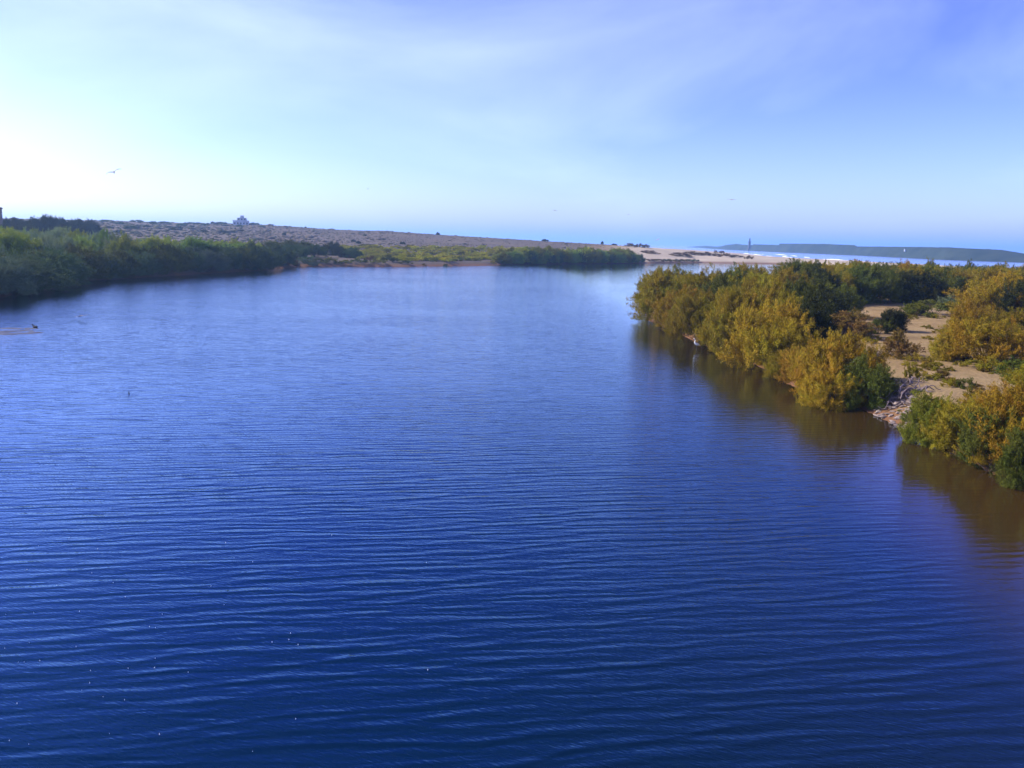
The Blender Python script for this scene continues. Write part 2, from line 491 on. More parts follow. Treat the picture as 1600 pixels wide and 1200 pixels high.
M_SEA = water_mat('sea_water', (0.02, 0.09, 0.34), False, 0.2)
# both sheets lie at height 0; the seam runs under dry land
seam = [(330, -120), (150, 60), (140, 300), (150, 360), (90, 560), (-60, 700), (-800, 900), (-4500, 1500)]
river = mesh_obj('river', [(x, y, 0.0) for x, y in seam] + [(-4500, -120, 0.0)], [list(range(len(seam) + 1))[::-1]], M_RIVER)
tag(river, kind='structure')
sea = mesh_obj('sea', [(x, y, 0.0) for x, y in seam] + [(-30000, 10000, 0.0), (-30000, 45000, 0.0), (45000, 45000, 0.0), (45000, -120, 0.0)],
               [list(range(len(seam) + 4))], M_SEA)
tag(sea, kind='structure')
for o in (river, sea):
    if o.data.polygons[0].normal.z < 0: o.data.flip_normals()

# ------------------------------------------------------------------ far island with its tower
def build_island():
    wl = [(1070, 386.2), (1090, 387.2), (1134, 390.2), (1194, 393), (1294, 397), (1369, 400.6), (1475, 406), (1600, 410.5), (1760, 416)]
    top = [(1070, 386), (1085, 385), (1100, 384), (1120, 385.2), (1127, 384.5), (1134, 382.6), (1150, 381), (1160, 382.2), (1168, 382.8), (1175, 382.8), (1177, 381.6), (1213, 382.8),
           (1216, 382.7), (1217.5, 380.6), (1260, 380.8), (1294, 381.5), (1334, 383), (1338, 385), (1380, 385.4), (1453, 386), (1522, 388.5), (1562, 390.5),
           (1600, 396.5), (1660, 401), (1760, 410)]
    us = np.unique(np.concatenate([np.linspace(1072, 1750, 300), [t[0] for t in top if 1072 < t[0] < 1750]]))
    nd = 22
    V = []
    for u in us:
        vw = np.interp(u, [a for a, _ in wl], [b for _, b in wl])
        p = onz(u, vw)
        vt = np.interp(u, [a for a, _ in top], [b for _, b in top])
        dvec = ray(u, vw); dvec[2] = 0; dvec /= np.linalg.norm(dvec)
        for k in range(nd):
            s = (k / (nd - 1))
            back = s * 170 * min(1, (1750 - u) / 120 + 0.15)
            q = p + dvec * (back - 2)
            rr = math.hypot(q[0], q[1])
            # plateau height seen at the skyline row, measured at the near brow
            brow = p + dvec * 40
            dd = ray(u, vt); ztop = CAM_Z + dd[2] / math.hypot(dd[0], dd[1]) * math.hypot(brow[0], brow[1])
            prof = sstep(0, 0.22, s) * (1 - sstep(0.7, 1.0, s))
            nz = float(fbm(np.array([q[0] * 0.05]), np.array([q[1] * 0.05]), 4)[0])
            z = -0.5 + (ztop + 0.5) * prof * (1 + (0.0 if abs(s - .24) < .03 else 0.10 * nz - 0.03)) + 0.25 * nz * (1 if 0.02 < s < 0.2 else 0)
            V.append((q[0], q[1], z))
    n = len(us)
    Q = [(i * nd + j, (i + 1) * nd + j, (i + 1) * nd + j + 1, i * nd + j + 1) for i in range(n - 1) for j in range(nd - 1)]
    m = plain('island_scrub', (0.010, 0.022, 0.014), (0.03, 0.045, 0.03), 0.06, 0.95, 0.3)
    o = mesh_obj('island', V, Q, m, None, True)
    tag(o, kind='structure')
build_island()

def box(V, Fc, c, s, rz=0.0):
    b = len(V)
    ca, sa = math.cos(rz), math.sin(rz)
    for dz in (-1, 1):
        for dx, dy in ((-1, -1), (1, -1), (1, 1), (-1, 1)):
            x, y = dx * s[0] / 2, dy * s[1] / 2
            V.append((c[0] + x * ca - y * sa, c[1] + x * sa + y * ca, c[2] + dz * s[2] / 2))
    Fc += [(b, b + 3, b + 2, b + 1), (b + 4, b + 5, b + 6, b + 7), (b, b + 1, b + 5, b + 4), (b + 1, b + 2, b + 6, b + 5),
           (b + 2, b + 3, b + 7, b + 6), (b + 3, b, b + 4, b + 7)]
def box_part(name, c, s, mat, parent):
    V, Fc = [], []
    box(V, Fc, c, s)
    return mesh_obj(name, V, Fc, mat, parent)
def lathe(profile, seg=10):
    V, Fc = [], []
    for r, z in profile:
        for k in range(seg):
            a = 2 * math.pi * k / seg
            V.append((r * math.cos(a), r * math.sin(a), z))
    for i in range(len(profile) - 1):
        for k in range(seg):
            Fc.append((i * seg + k, i * seg + (k + 1) % seg, (i + 1) * seg + (k + 1) % seg, (i + 1) * seg + k))
    Fc.append(tuple(range(seg))[::-1]); Fc.append(tuple((len(profile) - 1) * seg + k for k in range(seg)))
    return V, Fc

def build_tower():
    D = math.hypot(*onz(1170, 392)[:2])
    p = along(1170.5, 389.5, D + 30)
    s = (D + 30) / FPX
    zt = along(1170.5, 371.5, D + 30)[2]
    t = empty('minaret', (p[0], p[1], p[2] - 3))
    tag(t, 'thin dark tower rising from the far island', 'tower')
    hgt = zt - p[2] + 3
    w = 3.6 * s
    box_part('base', (0, 0, 2.2), (w * 1.2, w * 1.2, 5.6), M_TOWER, t)
    box_part('shaft', (0, 0, 5 + (hgt * 0.70 - 5) / 2), (w * 0.8, w * 0.8, hgt * 0.70 - 5), M_TOWER, t)
    box_part('gallery', (0, 0, hgt * 0.70 + 0.35), (w * 1.0, w * 1.0, 0.7), M_TOWER, t)
    box_part('lantern', (0, 0, hgt * 0.70 + 0.7 + hgt * 0.08), (w * 0.5, w * 0.5, hgt * 0.16), M_TOWER, t)
    V, Fc = lathe([(w * 0.3, hgt * 0.86 + 0.7), (w * 0.26, hgt * 0.9 + 0.7), (w * 0.1, hgt * 0.95 + 0.7), (0.05, hgt + 0.5)], 8)
    mesh_obj('cupola', V, Fc, M_TOWER, t)
build_tower()
def hut(u, v, wpx, hpx, label, dist):
    p = along(u, v, dist)
    s = dist / FPX
    t = empty('hut', (p[0], p[1], p[2]))
    tag(t, label, 'hut', 'small white huts on the far island')
    w, h = wpx * s, hpx * s
    box_part('wall', (0, 0, h / 2 - 0.6), (w, w * 0.8, h + 1.2), M_PLASTER, t)
    box_part('roof', (0, 0, h + 0.12), (w * 1.08, w * 0.88, 0.24), M_PLASTER, t)
    box_part('door', (0, -w * 0.4 - 0.03, h * 0.3), (w * 0.2, 0.06, h * 0.6), M_GLASS, t)
hut(1349, 391.5, 2.0, 1.2, 'tiny white hut on the island slope, nearer the tower', math.hypot(*onz(1349, 399.5)[:2]) + 22)
hut(1414, 391, 1.8, 1.2, 'tiny white hut on the island slope, farther from the tower', math.hypot(*onz(1414, 403)[:2]) + 26)

# ------------------------------------------------------------------ surf on the beach
def build_surf():
    coast = np.array([P(1680, 426), P(1600, 423), P(1500, 418), P(1400, 413), P(1300, 408), P(1210, 403), (196, 640), (226, 800)])
    seg = np.diff(coast, axis=0); L = np.hypot(seg[:, 0], seg[:, 1]); cum = np.concatenate([[0], np.cumsum(L)])
    total = cum[-1]
    V, Fc = [], []
    for off, wd, thr, sd in ((1.5, 3.2, -0.25, 1.0), (13, 4.0, 0.0, 5.0), (27, 3.5, 0.12, 9.0)):
        n = int(total / 2.5); row = []
        for i in range(n):
            s = i / (n - 1) * total
            k = min(np.searchsorted(cum, s, 'right') - 1, len(L) - 1)
            p = coast[k] + seg[k] * ((s - cum[k]) / L[k])
            nrm = np.array([seg[k][1], -seg[k][0]]) / L[k]
            if nrm[0] < 0: nrm = -nrm
            a = float(fbm(np.array([s * 0.02 + sd]), np.array([sd * 3.1]), 3)[0]) - thr
            w = wd * max(0.0, min(1.0, a * 3)) * (0.7 + 0.5 * random.random())
            c = p + nrm * (off + 3 * float(fbm(np.array([s * 0.03 + sd * 2]), np.array([1.7]), 3)[0]))
            row.append((c - nrm * w / 2, c, c + nrm * w / 2, w))
        for i in range(n - 1):
            if row[i][3] <= 0.05 and row[i + 1][3] <= 0.05: continue
            b = len(V)
            for rw in (row[i], row[i + 1]):
                hh = 0.1 + 0.12 * min(rw[3], 3)
                V += [(rw[0][0], rw[0][1], 0.03), (rw[1][0], rw[1][1], 0.03 + hh), (rw[2][0], rw[2][1], 0.03)]
            Fc += [(b, b + 1, b + 4, b + 3), (b + 1, b + 2, b + 5, b + 4)]
    o = mesh_obj('surf', V, Fc, M_FOAM, None, True)
    tag(o, 'white broken surf lines along the sandy beach', 'surf', kind='stuff')
build_surf()

# ------------------------------------------------------------------ shrubs
def make_crown(seed, nl=13, plumes=30, twigs=46, width=0.56, upright=0.45, leaf=(0.050, 0.0075), top=1.0, low=0.12):
    """feathery crown of unit height: lobes of plumes, each plume a spray of thin slivers"""
    g = np.random.default_rng(seed)
    C = []; D = []; T = []; S = []; O = []
    lobes = []
    for i in range(nl):
        a = 2 * math.pi * (i / nl * 2.618 * 2 + g.random() * 0.4)
        rad = width * (0.28 + 0.62 * math.sqrt(g.random()))
        if i < 2: rad *= 0.35
        hgt = low + (top * 0.72 - low) * (1 - (rad / width) ** 2.2 * 0.85) * (0.55 + 0.5 * g.random())
        if i % 3 == 2: rad = width * (0.75 + 0.25 * g.random()); hgt = low * (0.5 + 1.6 * g.random())
        lobes.append((rad * math.cos(a), rad * math.sin(a), hgt, 0.15 + 0.11 * g.random(), g.random()))
    for lx, ly, lz, lr, lt in lobes:
        for k in range(plumes):
            d = g.normal(size=3); d[2] = abs(d[2]) * 0.9 - 0.35 * g.random(); d /= np.linalg.norm(d)
            out = np.array([lx, ly, 0.0]); out = out / (np.linalg.norm(out) + 1e-6)
            d = d + out * 0.35 + np.array([0, 0, upright]); d /= np.linalg.norm(d)
            st = np.array([lx, ly, lz]) + g.normal(size=3) * lr * 0.33
            ln = lr * (0.75 + 0.75 * g.random())
            ti = np.clip(lt * 0.55 + g.random() * 0.45, 0, 1)
            s = g.random(twigs) ** 0.8
            droop = np.array([0, 0, -0.35]) * ln
            pos = st + np.outer(s * ln, d) + np.outer(s ** 2, droop) * 0.5
            pos += g.normal(size=(twigs, 3)) * (0.035 + 0.03 * (1 - s))[:, None] * lr * 4 * 0.5
            dr = d + g.normal(size=(twigs, 3)) * 0.55
            dr /= np.linalg.norm(dr, axis=1)[:, None]
            o_ = pos - np.array([lx, ly, lz - lr * 0.5]); o_ /= np.linalg.norm(o_, axis=1)[:, None] + 1e-6
            O.append(o_ + g.normal(size=(twigs, 3)) * 0.38)
            C.append(pos); D.append(dr); T.append(np.clip(ti + g.normal(size=twigs) * 0.08, 0, 1)); S.append(0.65 + 0.7 * g.random(twigs))
    C = np.concatenate(C); D = np.concatenate(D); T = np.concatenate(T); S = np.concatenate(S)
    C[:, 2] = np.abs(C[:, 2] - 0.01) + 0.01
    n = len(C)
    sd = np.cross(D, np.concatenate(O)); sd /= np.linalg.norm(sd, axis=1)[:, None]
    L = (leaf[0] * S)[:, None]; Wd = (leaf[1] * S)[:, None]
    V = np.stack([C - D * L * 0.5, C + sd * Wd, C + D * L * 0.6, C - sd * Wd], 1).reshape(-1, 3)
    V[:, 2] = np.maximum(V[:, 2], 0.0)
    Q = np.arange(n * 4).reshape(n, 4)
    me = fast_mesh('crown', V, Q)
    at = me.attributes.new('tint', 'FLOAT', 'POINT')
    at.data.foreach_set('value', np.repeat(T, 4).astype(np.float32))
    me.materials.append(M_FOL)
    return me, lobes
def make_stems(seed, lobes, thick=0.016):
    g = random.Random(seed)
    V, Fc = [], []
    def tube(p0, p1, r0, r1, bend):
        prev = None
        for i in range(5):
            s = i / 4
            c = p0.lerp(p1, s) + bend * math.sin(s * math.pi)
            r = r0 + (r1 - r0) * s
            ring = []
            for k in range(5):
                a = 2 * math.pi * k / 5
                V.append((c.x + r * math.cos(a), c.y + r * math.sin(a), c.z)); ring.append(len(V) - 1)
            if prev:
                for k in range(5): Fc.append((prev[k], prev[(k + 1) % 5], ring[(k + 1) % 5], ring[k]))
            prev = ring
    for lx, ly, lz, lr, lt in lobes:
        b = Vector((g.uniform(-.07, .07), g.uniform(-.07, .07), -0.03))
        bend = Vector((g.uniform(-.05, .05), g.uniform(-.05, .05), 0.02))
        tube(b, Vector((lx, ly, lz)), thick, thick * 0.4, bend)
        for _ in range(3):
            e = Vector((lx, ly, lz)) + Vector((g.uniform(-1, 1), g.uniform(-1, 1), g.uniform(0.1, 1.1))) * lr * 0.8
            m = b.lerp(Vector((lx, ly, lz)), 0.65) + bend * 0.8
            tube(m, e, thick * 0.45, thick * 0.15, bend * 0.3)
    me = bpy.data.meshes.new('stem')
    me.from_pydata(V, [], Fc); me.materials.append(M_BARK); me.update()
    return me
PROTO = {}
def proto(key, seed, **kw):
    cr, lb = make_crown(seed, **kw)
    PROTO.setdefault(key, []).append((cr, make_stems(seed, lb)))
for sd in (1, 2, 3): proto('round', sd, upright=0.65, nl=24, plumes=32, twigs=120, leaf=(0.032, 0.0034))
for sd in (5, 6): proto('tall', sd, nl=20, plumes=34, twigs=120, leaf=(0.034, 0.0034), width=0.36, upright=0.8)
for sd in (8, 9): proto('wide', sd, nl=28, plumes=30, twigs=105, leaf=(0.036, 0.0040), width=0.85, upright=0.35, low=0.15)
for sd in (10, 11): proto('thin', sd, nl=12, plumes=22, twigs=64, leaf=(0.045, 0.0055), width=0.55, upright=0.5)
for sd in (12, 13, 14): proto('low', sd, nl=12, plumes=20, twigs=50, width=0.75, upright=0.4, leaf=(0.065, 0.009), low=0.1)

C_GOLD = (0.285, 0.190, 0.009)
C_OLIVE = (0.205, 0.160, 0.008)
C_GREEN = (0.080, 0.092, 0.009)
C_DARK = (0.034, 0.040, 0.006)  # dark green, lowered further to paint shade into the clumps' right sides
C_BROWN = (0.150, 0.090, 0.018)
C_YEL = (0.270, 0.205, 0.016)
C_LIME = (0.150, 0.150, 0.010)
C_GREY = (0.10, 0.13, 0.06)
C_FAR = (0.068, 0.105, 0.026)
C_BRIGHT = (0.36, 0.34, 0.015)
C_LGREY = (0.20, 0.25, 0.10)
C_LGREEN = (0.16, 0.24, 0.032)
C_LLIME = (0.26, 0.30, 0.035)
def shrub(kind, loc, h, w, color, label, group=None, name='tamarisk_shrub', cat='shrub', parts=True, rz=None, vary=0.12):
    """h = height, w = crown width (metres)"""
    lst = PROTO[kind]
    cr, st = lst[random.randrange(len(lst))]
    base_w = {'round': 1.25, 'tall': 0.85, 'wide': 1.9, 'thin': 1.2, 'low': 1.7}[kind]
    vb = 1 + random.uniform(-vary, vary)
    col = [max(0.003, c * vb * (1 + random.uniform(-0.03, 0.03))) for c in color]
    if parts:
        t = empty(name, loc)
        c = bpy.data.objects.new('crown', cr); COL.objects.link(c); c.parent = t
        s = bpy.data.objects.new('stem', st); COL.objects.link(s); s.parent = t
    else:
        t = c = bpy.data.objects.new(name, cr); COL.objects.link(c); t.location = loc
    t.rotation_euler = (0, 0, random.uniform(0, 6.283) if rz is None else rz)
    t.scale = (w / base_w, w / base_w * random.uniform(0.9, 1.1), h / 0.97)
    c.color = (*col, 1)
    tag(t, label, cat, group)
    return t
def shrub_px(kind, u, v, vtop, wpx, color, label, group=None, **kw):
    p = ground_at(u, v)
    dep = float(np.dot(p - np.array([0, 0, CAM_Z]), _F))
    return shrub(kind, (p[0], p[1], p[2] - 0.05), (v - vtop) * dep / FPX * 1.02, wpx * 1.15 * dep / FPX, color, label, group, **kw)

ORD = ['first', 'second', 'third', 'fourth', 'fifth', 'sixth', 'seventh', 'eighth', 'ninth', 'tenth', 'eleventh', 'twelfth', 'thirteenth', 'fourteenth', 'fifteenth',
       'sixteenth', 'seventeenth', 'eighteenth', 'nineteenth', 'twentieth']
# --- right bank: the ones that stand out
S = shrub_px
S('round', 1040, 503, 416, 88, C_OLIVE, 'olive shrub at the river tip of the right bank')
S('round', 1062, 512, 440, 66, C_GOLD, 'low golden shrub overhanging water just behind the river tip')
S('tall', 1108, 492, 408, 70, C_OLIVE, 'tallest olive shrub on the skyline behind the river tip')
S('round', 1094, 530, 440, 74, C_OLIVE, 'olive shrub at the water just behind the white egret')
S('round', 1128, 545, 470, 62, C_GOLD, 'small golden shrub at the water, in front of the white egret')
S('round', 1150, 552, 440, 76, C_OLIVE, 'olive green shrub between the egret and the big golden shrub')
S('round', 1204, 577, 452, 104, C_GOLD, 'big rounded golden shrub at the water halfway along the right bank')
S('round', 1180, 566, 492, 50, C_GOLD, 'narrow golden shrub leaning on the big golden shrub, river side')
S('round', 1258, 548, 452, 84, C_DARK, 'dark green shrub just behind the big rounded golden shrub')  # dark foliage colour stands in for shade right of the golden shrub
S('round', 1262, 598, 530, 80, C_GOLD, 'golden shrub at the water, leftmost of the clump before the sandy clearing')
S('wide', 1308, 616, 505, 120, C_GOLD, 'widest golden shrub of the clump between the water and the sandy clearing')
S('round', 1296, 634, 548, 76, C_GOLD, 'golden shrub hanging lowest over the water in front of the clump')
S('round', 1347, 633, 550, 76, C_GREEN, 'dark green shrub beside the rubble on the bank')
S('thin', 1326, 527, 476, 66, C_BROWN, 'brownish open shrub on the sand behind the golden clump')
S('tall', 1392, 517, 476, 34, C_DARK, 'small upright dark green tree alone on the sand', name='small_tree', cat='tree')
S('thin', 1372, 521, 492, 28, C_GREEN, 'small green bush touching the upright dark green tree')
S('thin', 1408, 558, 511, 50, C_BROWN, 'reddish brown open shrub in the middle of the sandy clearing')
S('low', 1423, 591, 563, 20, C_OLIVE, 'small upright olive bush alone on the sand above the rubble')
S('low', 1509, 606, 585, 28, C_GREEN, 'small round green bush on the sand nearest the foreground shrubs')
S('low', 1462, 577, 562, 30, C_OLIVE, 'low olive tuft on the sand right of the small upright bush')
S('low', 1436, 566, 550, 40, C_YEL, 'low yellowish bush in front of the reddish brown shrub')
S('round', 1482, 562, 512, 44, C_YEL, 'yellow shrub at the right edge of the sandy clearing')
S('wide', 1540, 566, 484, 120, C_GOLD, 'broad golden shrub with dark shaded foot at the right of the clearing')
S('round', 1592, 545, 476, 80, C_OLIVE, 'olive shrub at the right frame edge behind the broad golden shrub')
S('round', 1515, 530, 464, 60, C_GOLD, 'golden shrub between the broad shrub and the green bushes')
S('round', 1556, 500, 418, 92, C_GOLD, 'tall golden shrub rising above the thicket at the right')
S('round', 1600, 505, 424, 70, C_DARK, 'dark green shrub at the right frame edge beside the tall golden one')
S('low', 1462, 492, 466, 80, C_GREEN, 'low spreading bright green bush at the back of the sandy clearing')
S('low', 1484, 480, 456, 34, C_GREY, 'pale grey green bush behind the spreading green bush')
S('low', 1432, 494, 470, 46, C_LIME, 'yellow green bush left of the spreading green bush')
S('low', 1590, 594, 556, 70, C_GREEN, 'low dark green bush at the right frame edge in front of the clearing')
S('low', 1556, 582, 556, 44, C_OLIVE, 'low olive bush under the broad golden shrub')
S('round', 1074, 519, 462, 50, C_OLIVE, 'low olive shrub at the water, left of the white egret')
S('round', 1222, 592, 545, 44, C_OLIVE, 'low olive shrub at the water between the big golden shrub and the clump')
S('wide', 1118, 543, 505, 44, C_DARK, 'low dark shrub at the water just right of the white egret')
# foreground corner
S('tall', 1450, 692, 600, 58, C_LIME, 'yellow green shrub at the water just right of the stones')
S('tall', 1478, 700, 606, 46, C_OLIVE, 'upright olive shrub, second from the stones in the foreground corner')
S('tall', 1508, 712, 612, 64, C_OLIVE, 'olive shrub in the foreground corner with dry twigs at the water')
S('tall', 1553, 736, 612, 76, C_GREEN, 'green shrub in the foreground corner hanging over the water')
S('round', 1600, 728, 578, 110, C_GOLD, 'large golden shrub cut by the right frame edge in the foreground')
S('round', 1548, 690, 600, 80, C_GOLD, 'golden shrub behind the green one in the foreground corner')
S('tall', 1594, 757, 655, 56, C_GREEN, 'lowest green shrub at the water by the right frame edge')
S('tall', 1690, 772, 615, 90, C_OLIVE, 'olive shrub just beyond the right frame edge at the water')
S('round', 1660, 640, 540, 120, C_OLIVE, 'olive shrub just beyond the right frame edge behind the clearing')
# --- right bank: back thicket
def scatter(npts, sample, mind):
    out = []
    for _ in range(npts * 40):
        if len(out) >= npts: break
        p = sample()
        if p is None: continue
        if all((p[0] - q[0]) ** 2 + (p[1] - q[1]) ** 2 > mind ** 2 for q in out): out.append(p)
    return out
def back_thicket():
    poly = np.array([(17, 80), (19, 91), (30, 110), (52, 140), (120, 140), (110, 96), (70, 93), (44, 90), (30, 84), (22, 70), (17.5, 66)])
    def samp():
        x, y = random.uniform(15, 120), random.uniform(64, 140)
        return (x, y) if inside(poly, np.array([x]), np.array([y]))[0] else None
    pts = scatter(100, samp, 3.4)
    front = set()
    x = 27.0
    while x < 84:                                   # closed front row facing the clearing
        y = np.interp(x, [27, 36, 46, 70, 100], [80, 87, 91, 94, 97]) + random.uniform(-1, 1)
        pts.append((x, y)); front.add((x, y)); x += random.uniform(2.2, 3.4)
    for x, y in pts:
        z = hz(x, y)
        k = random.choice(['round', 'round', 'tall', 'wide'])
        h = random.uniform(4.0, 5.0) * (0.93 if y > 110 else 1)
        w = {'round': 5.2, 'tall': 3.8, 'wide': 6.6}[k] * random.uniform(0.8, 1.15)
        col, cname = random.choice([(C_OLIVE, 'olive'), (C_OLIVE, 'olive'), (C_GOLD, 'golden'), (C_LIME, 'yellow green'), (C_GREEN, 'dark green')])
        if (x, y) in front: col, cname = random.choice([(C_DARK, 'dark green'), (C_GREEN, 'dark green'), (C_OLIVE, 'olive')])  # darker foliage paints in the shade on the row's face
        uu = x / y
        zone = 'behind the waterside belt' if uu < 0.34 else ('behind the sandy clearing' if uu < 0.53 else 'near the right frame edge')
        shrub(k, (x, y, z - 0.05), h, w, col, cname + ' shrub in the thicket before the beach, ' + zone, 'thicket at the back of the right bank')
back_thicket()
def waterside():
    # shrubs that fill the belt between tip and the big golden shrub
    for i, (u, v, vt, w, c) in enumerate(sorted((((1080, 488, 420, 70, C_OLIVE)), (1130, 505, 425, 80, C_GREEN), (1165, 520, 430, 80, C_OLIVE), (1120, 520, 445, 70, C_OLIVE),
                           (1200, 530, 432, 80, C_OLIVE), (1235, 520, 428, 80, C_GREEN), (1170, 540, 452, 66, C_GOLD), (1275, 512, 436, 80, C_DARK),
                           (1030, 478, 412, 56, C_OLIVE), (1050, 470, 411, 70, C_LIME), (1225, 548, 462, 70, C_OLIVE), (1300, 496, 432, 70, C_GREEN)), key=lambda q: q[0])):
        S('round', u, v, vt, w, c, ORD[i] + ' shrub from the left in the belt behind the waterside shrubs', 'waterside belt of the right bank')
waterside()
def tufts():
    # sparse small weeds on the clearing
    n = 0
    while n < 110:
        u, v = random.uniform(1290, 1640), random.uniform(496, 640)
        p = ground_at(u, v)
        if p[0] < 19 or p[2] < 0.5: continue
        if v > 600 and u < 1390: continue
        h = random.uniform(0.12, 0.5)
        shrub('low', (p[0], p[1], p[2] - 0.02), h, h * random.uniform(1.6, 3.2), random.choice([C_YEL, C_OLIVE, C_BROWN, C_OLIVE]),
              'small dry weed tuft on the sandy clearing', 'weed tufts on the sandy clearing', name='weed_tuft', cat='weed', parts=False)
        n += 1
tufts()

# --- left bank: tall dense thicket along the water
def left_bank():
    shore = np.array([p for p in LEFT_SHORE if p[1] > 60 and p[1] < 172])
    # front row
    y = 74.0
    while y < 166:
        xs = np.interp(y, shore[:, 1], shore[:, 0])
        x = xs - random.uniform(0.6, 1.9)
        h = random.uniform(3.6, 5.4)
        if 87 < y < 97: h = 3.6; x = xs - 2.0
        shrub(random.choice(['round', 'wide', 'round']), (x, y, hz(x, y) - 0.05), h, random.uniform(6.0, 8.0), random.choice([C_FAR, C_FAR, C_GREY, C_GREEN]),  # row colours kept darker: shade of the river-facing side put into the foliage
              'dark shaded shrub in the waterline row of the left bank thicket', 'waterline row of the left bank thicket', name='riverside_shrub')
        y += random.uniform(2.2, 3.4)
    def samp():
        yy = random.uniform(72, 190)
        xs = np.interp(yy, shore[:, 1], shore[:, 0])
        return (xs - random.uniform(4.5, 60), yy)
    for x, y in scatter(125, samp, 4.3):  # inner greens lightened so the colour carries the sunlit tops
        u_az = math.atan2(x, y)
        if u_az < R(-50): continue
        h = random.uniform(5.9, 7.3)
        if y > 160: h *= 0.75
        if u_az < R(-24):
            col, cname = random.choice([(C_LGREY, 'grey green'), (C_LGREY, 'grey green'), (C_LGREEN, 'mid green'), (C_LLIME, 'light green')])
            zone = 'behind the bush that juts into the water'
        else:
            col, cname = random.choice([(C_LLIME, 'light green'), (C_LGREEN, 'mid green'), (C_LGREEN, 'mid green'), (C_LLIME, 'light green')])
            zone = 'towards the sandy corner'
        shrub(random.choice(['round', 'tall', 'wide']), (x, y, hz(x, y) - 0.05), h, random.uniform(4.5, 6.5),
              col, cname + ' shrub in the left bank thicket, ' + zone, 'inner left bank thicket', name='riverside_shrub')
left_bank()
S('round', 40, 455, 405, 95, C_FAR, 'dark bush jutting into the water at the left edge of the photo')
S('low', 8, 462, 447, 30, C_DARK, 'low dark clump at the waterline by the left frame edge')

# --- far bank
def far_bank():
    for i, (u, v, vt, w, k, c) in enumerate(sorted(((412, 419, 384, 46, 'round', C_FAR), (436, 411, 380, 44, 'round', C_FAR), (460, 404, 378, 42, 'wide', C_FAR), (398, 421, 376, 50, 'round', C_FAR),
                              (492, 402, 380, 34, 'wide', C_FAR), (520, 398, 376, 30, 'round', C_DARK), (533, 402, 384, 26, 'wide', C_DARK), (480, 396, 376, 40, 'round', C_GREEN),
                              (550, 403, 384, 26, 'round', C_FAR), (450, 396, 374, 46, 'round', C_GREEN), (426, 398, 372, 40, 'round', C_GREEN)), key=lambda q: q[0])):
        S(k, u, v, vt, w, c, ORD[i] + ' bush from the left on the sandy corner where the bank turns', 'bushes on the sandy corner of the far bank')
    for u, v, vt, w, c in ((470, 416, 403, 34, C_GREY), (490, 415, 406, 20, C_GREY), (455, 415, 405, 24, C_BROWN), (578, 408, 398, 18, C_BROWN), (608, 409, 397, 26, C_GREEN),
                           (528, 413, 407, 12, C_GREEN), (445, 413, 404, 30, C_LIME), (500, 411, 402, 34, C_GREEN), (515, 409, 401, 24, C_LIME), (540, 411, 405, 20, C_LIME), (560, 410, 403, 26, C_GREEN), (590, 411, 404, 22, C_LIME), (635, 412, 406, 20, C_GREEN), (480, 408, 399, 30, C_FAR), (696, 416, 410, 10, C_GREEN), (662, 415, 411, 8, C_BROWN), (770, 413, 406, 12, C_YEL)):
        S('low', u, v, vt, w, c, 'low scrubby bush on the mud strip of the far bank', 'bushes on the mud strip of the far bank', name='low_bush', parts=False)
    # yellow green flat of low bushes
    n = 0
    while n < 290:
        u, v = random.uniform(535, 830), random.uniform(385.5, 409)
        if v < np.interp(u, [535, 600, 800], [384, 386.5, 388]): continue
        if v > np.interp(u, [535, 560, 600, 700, 830], [398, 404, 408, 410, 410]): continue
        p = ground_at(u, v)
        if p[2] < 0.4: continue
        h = random.uniform(0.9, 1.6)
        shrub('low', (p[0], p[1], p[2] - 0.05), h, h * random.uniform(2.6, 4.0), random.choice([C_BRIGHT, C_BRIGHT, C_BRIGHT, C_LIME]),
              'low yellow green bush on the flat below the brown dune', 'yellow green flat on the far bank', name='low_bush', parts=False)
        n += 1
    # dark row of tall shrubs along the far shore
    u = 782.0
    while u < 1004:
        sv = np.interp(u, [780, 880, 1000], [413.0, 412, 411])
        for row in range(3):
            vb = sv - 0.8 - row * 2.6
            if row and u > 985: continue
            p = ground_at(u + random.uniform(-4, 4), vb)
            h = random.uniform(3.6, 5.4) * (0.8 if u > 975 else 1.0) * (0.85 if u < 800 else 1)
            col, cname = random.choice([(C_FAR, 'dark green'), (C_LGREEN, 'mid green'), (C_LIME, 'olive')] if row == 0 else [(C_LLIME, 'light green'), (C_LIME, 'olive')])
            shrub(random.choice(['round', 'wide']), (p[0], p[1], p[2] - 0.05), h, random.uniform(4.5, 6.5), col,
                  cname + ' shrub in the tall row along the far shore', 'tall row along the far shore', name='shore_shrub', parts=False)
        u += random.uniform(6, 10)
    # sandy spit: brown dead looking scrub
    for u, v, w in ((1014, 395, 26), (1020, 397, 20), (1062, 400, 30), (1068, 401, 24), (1078, 397, 24), (1093, 398.5, 30), (1104, 399, 22), (1120, 400, 16), (1135, 402, 24),
                    (1010, 387, 12), (1000, 386, 14), (985, 385.5, 14), (1128, 396, 10), (1118, 396, 5), (1150, 401.5, 20), (1170, 405, 14)):
        S('low', u, v, v - random.uniform(4, 7), w, C_BROWN, 'flat brown scrub patch on the pale sand spit', 'brown scrub on the sand spit', name='low_bush', parts=False)
    for u in range(1016, 1090, 7):
        S('low', u, 408.5 + random.uniform(-1.5, 1), 404, random.uniform(10, 18), random.choice([C_GREY, C_GREEN, C_BROWN]),
          'low grey green bush along the foot of the sand spit', 'bushes at the foot of the sand spit', name='low_bush', parts=False)
far_bank()

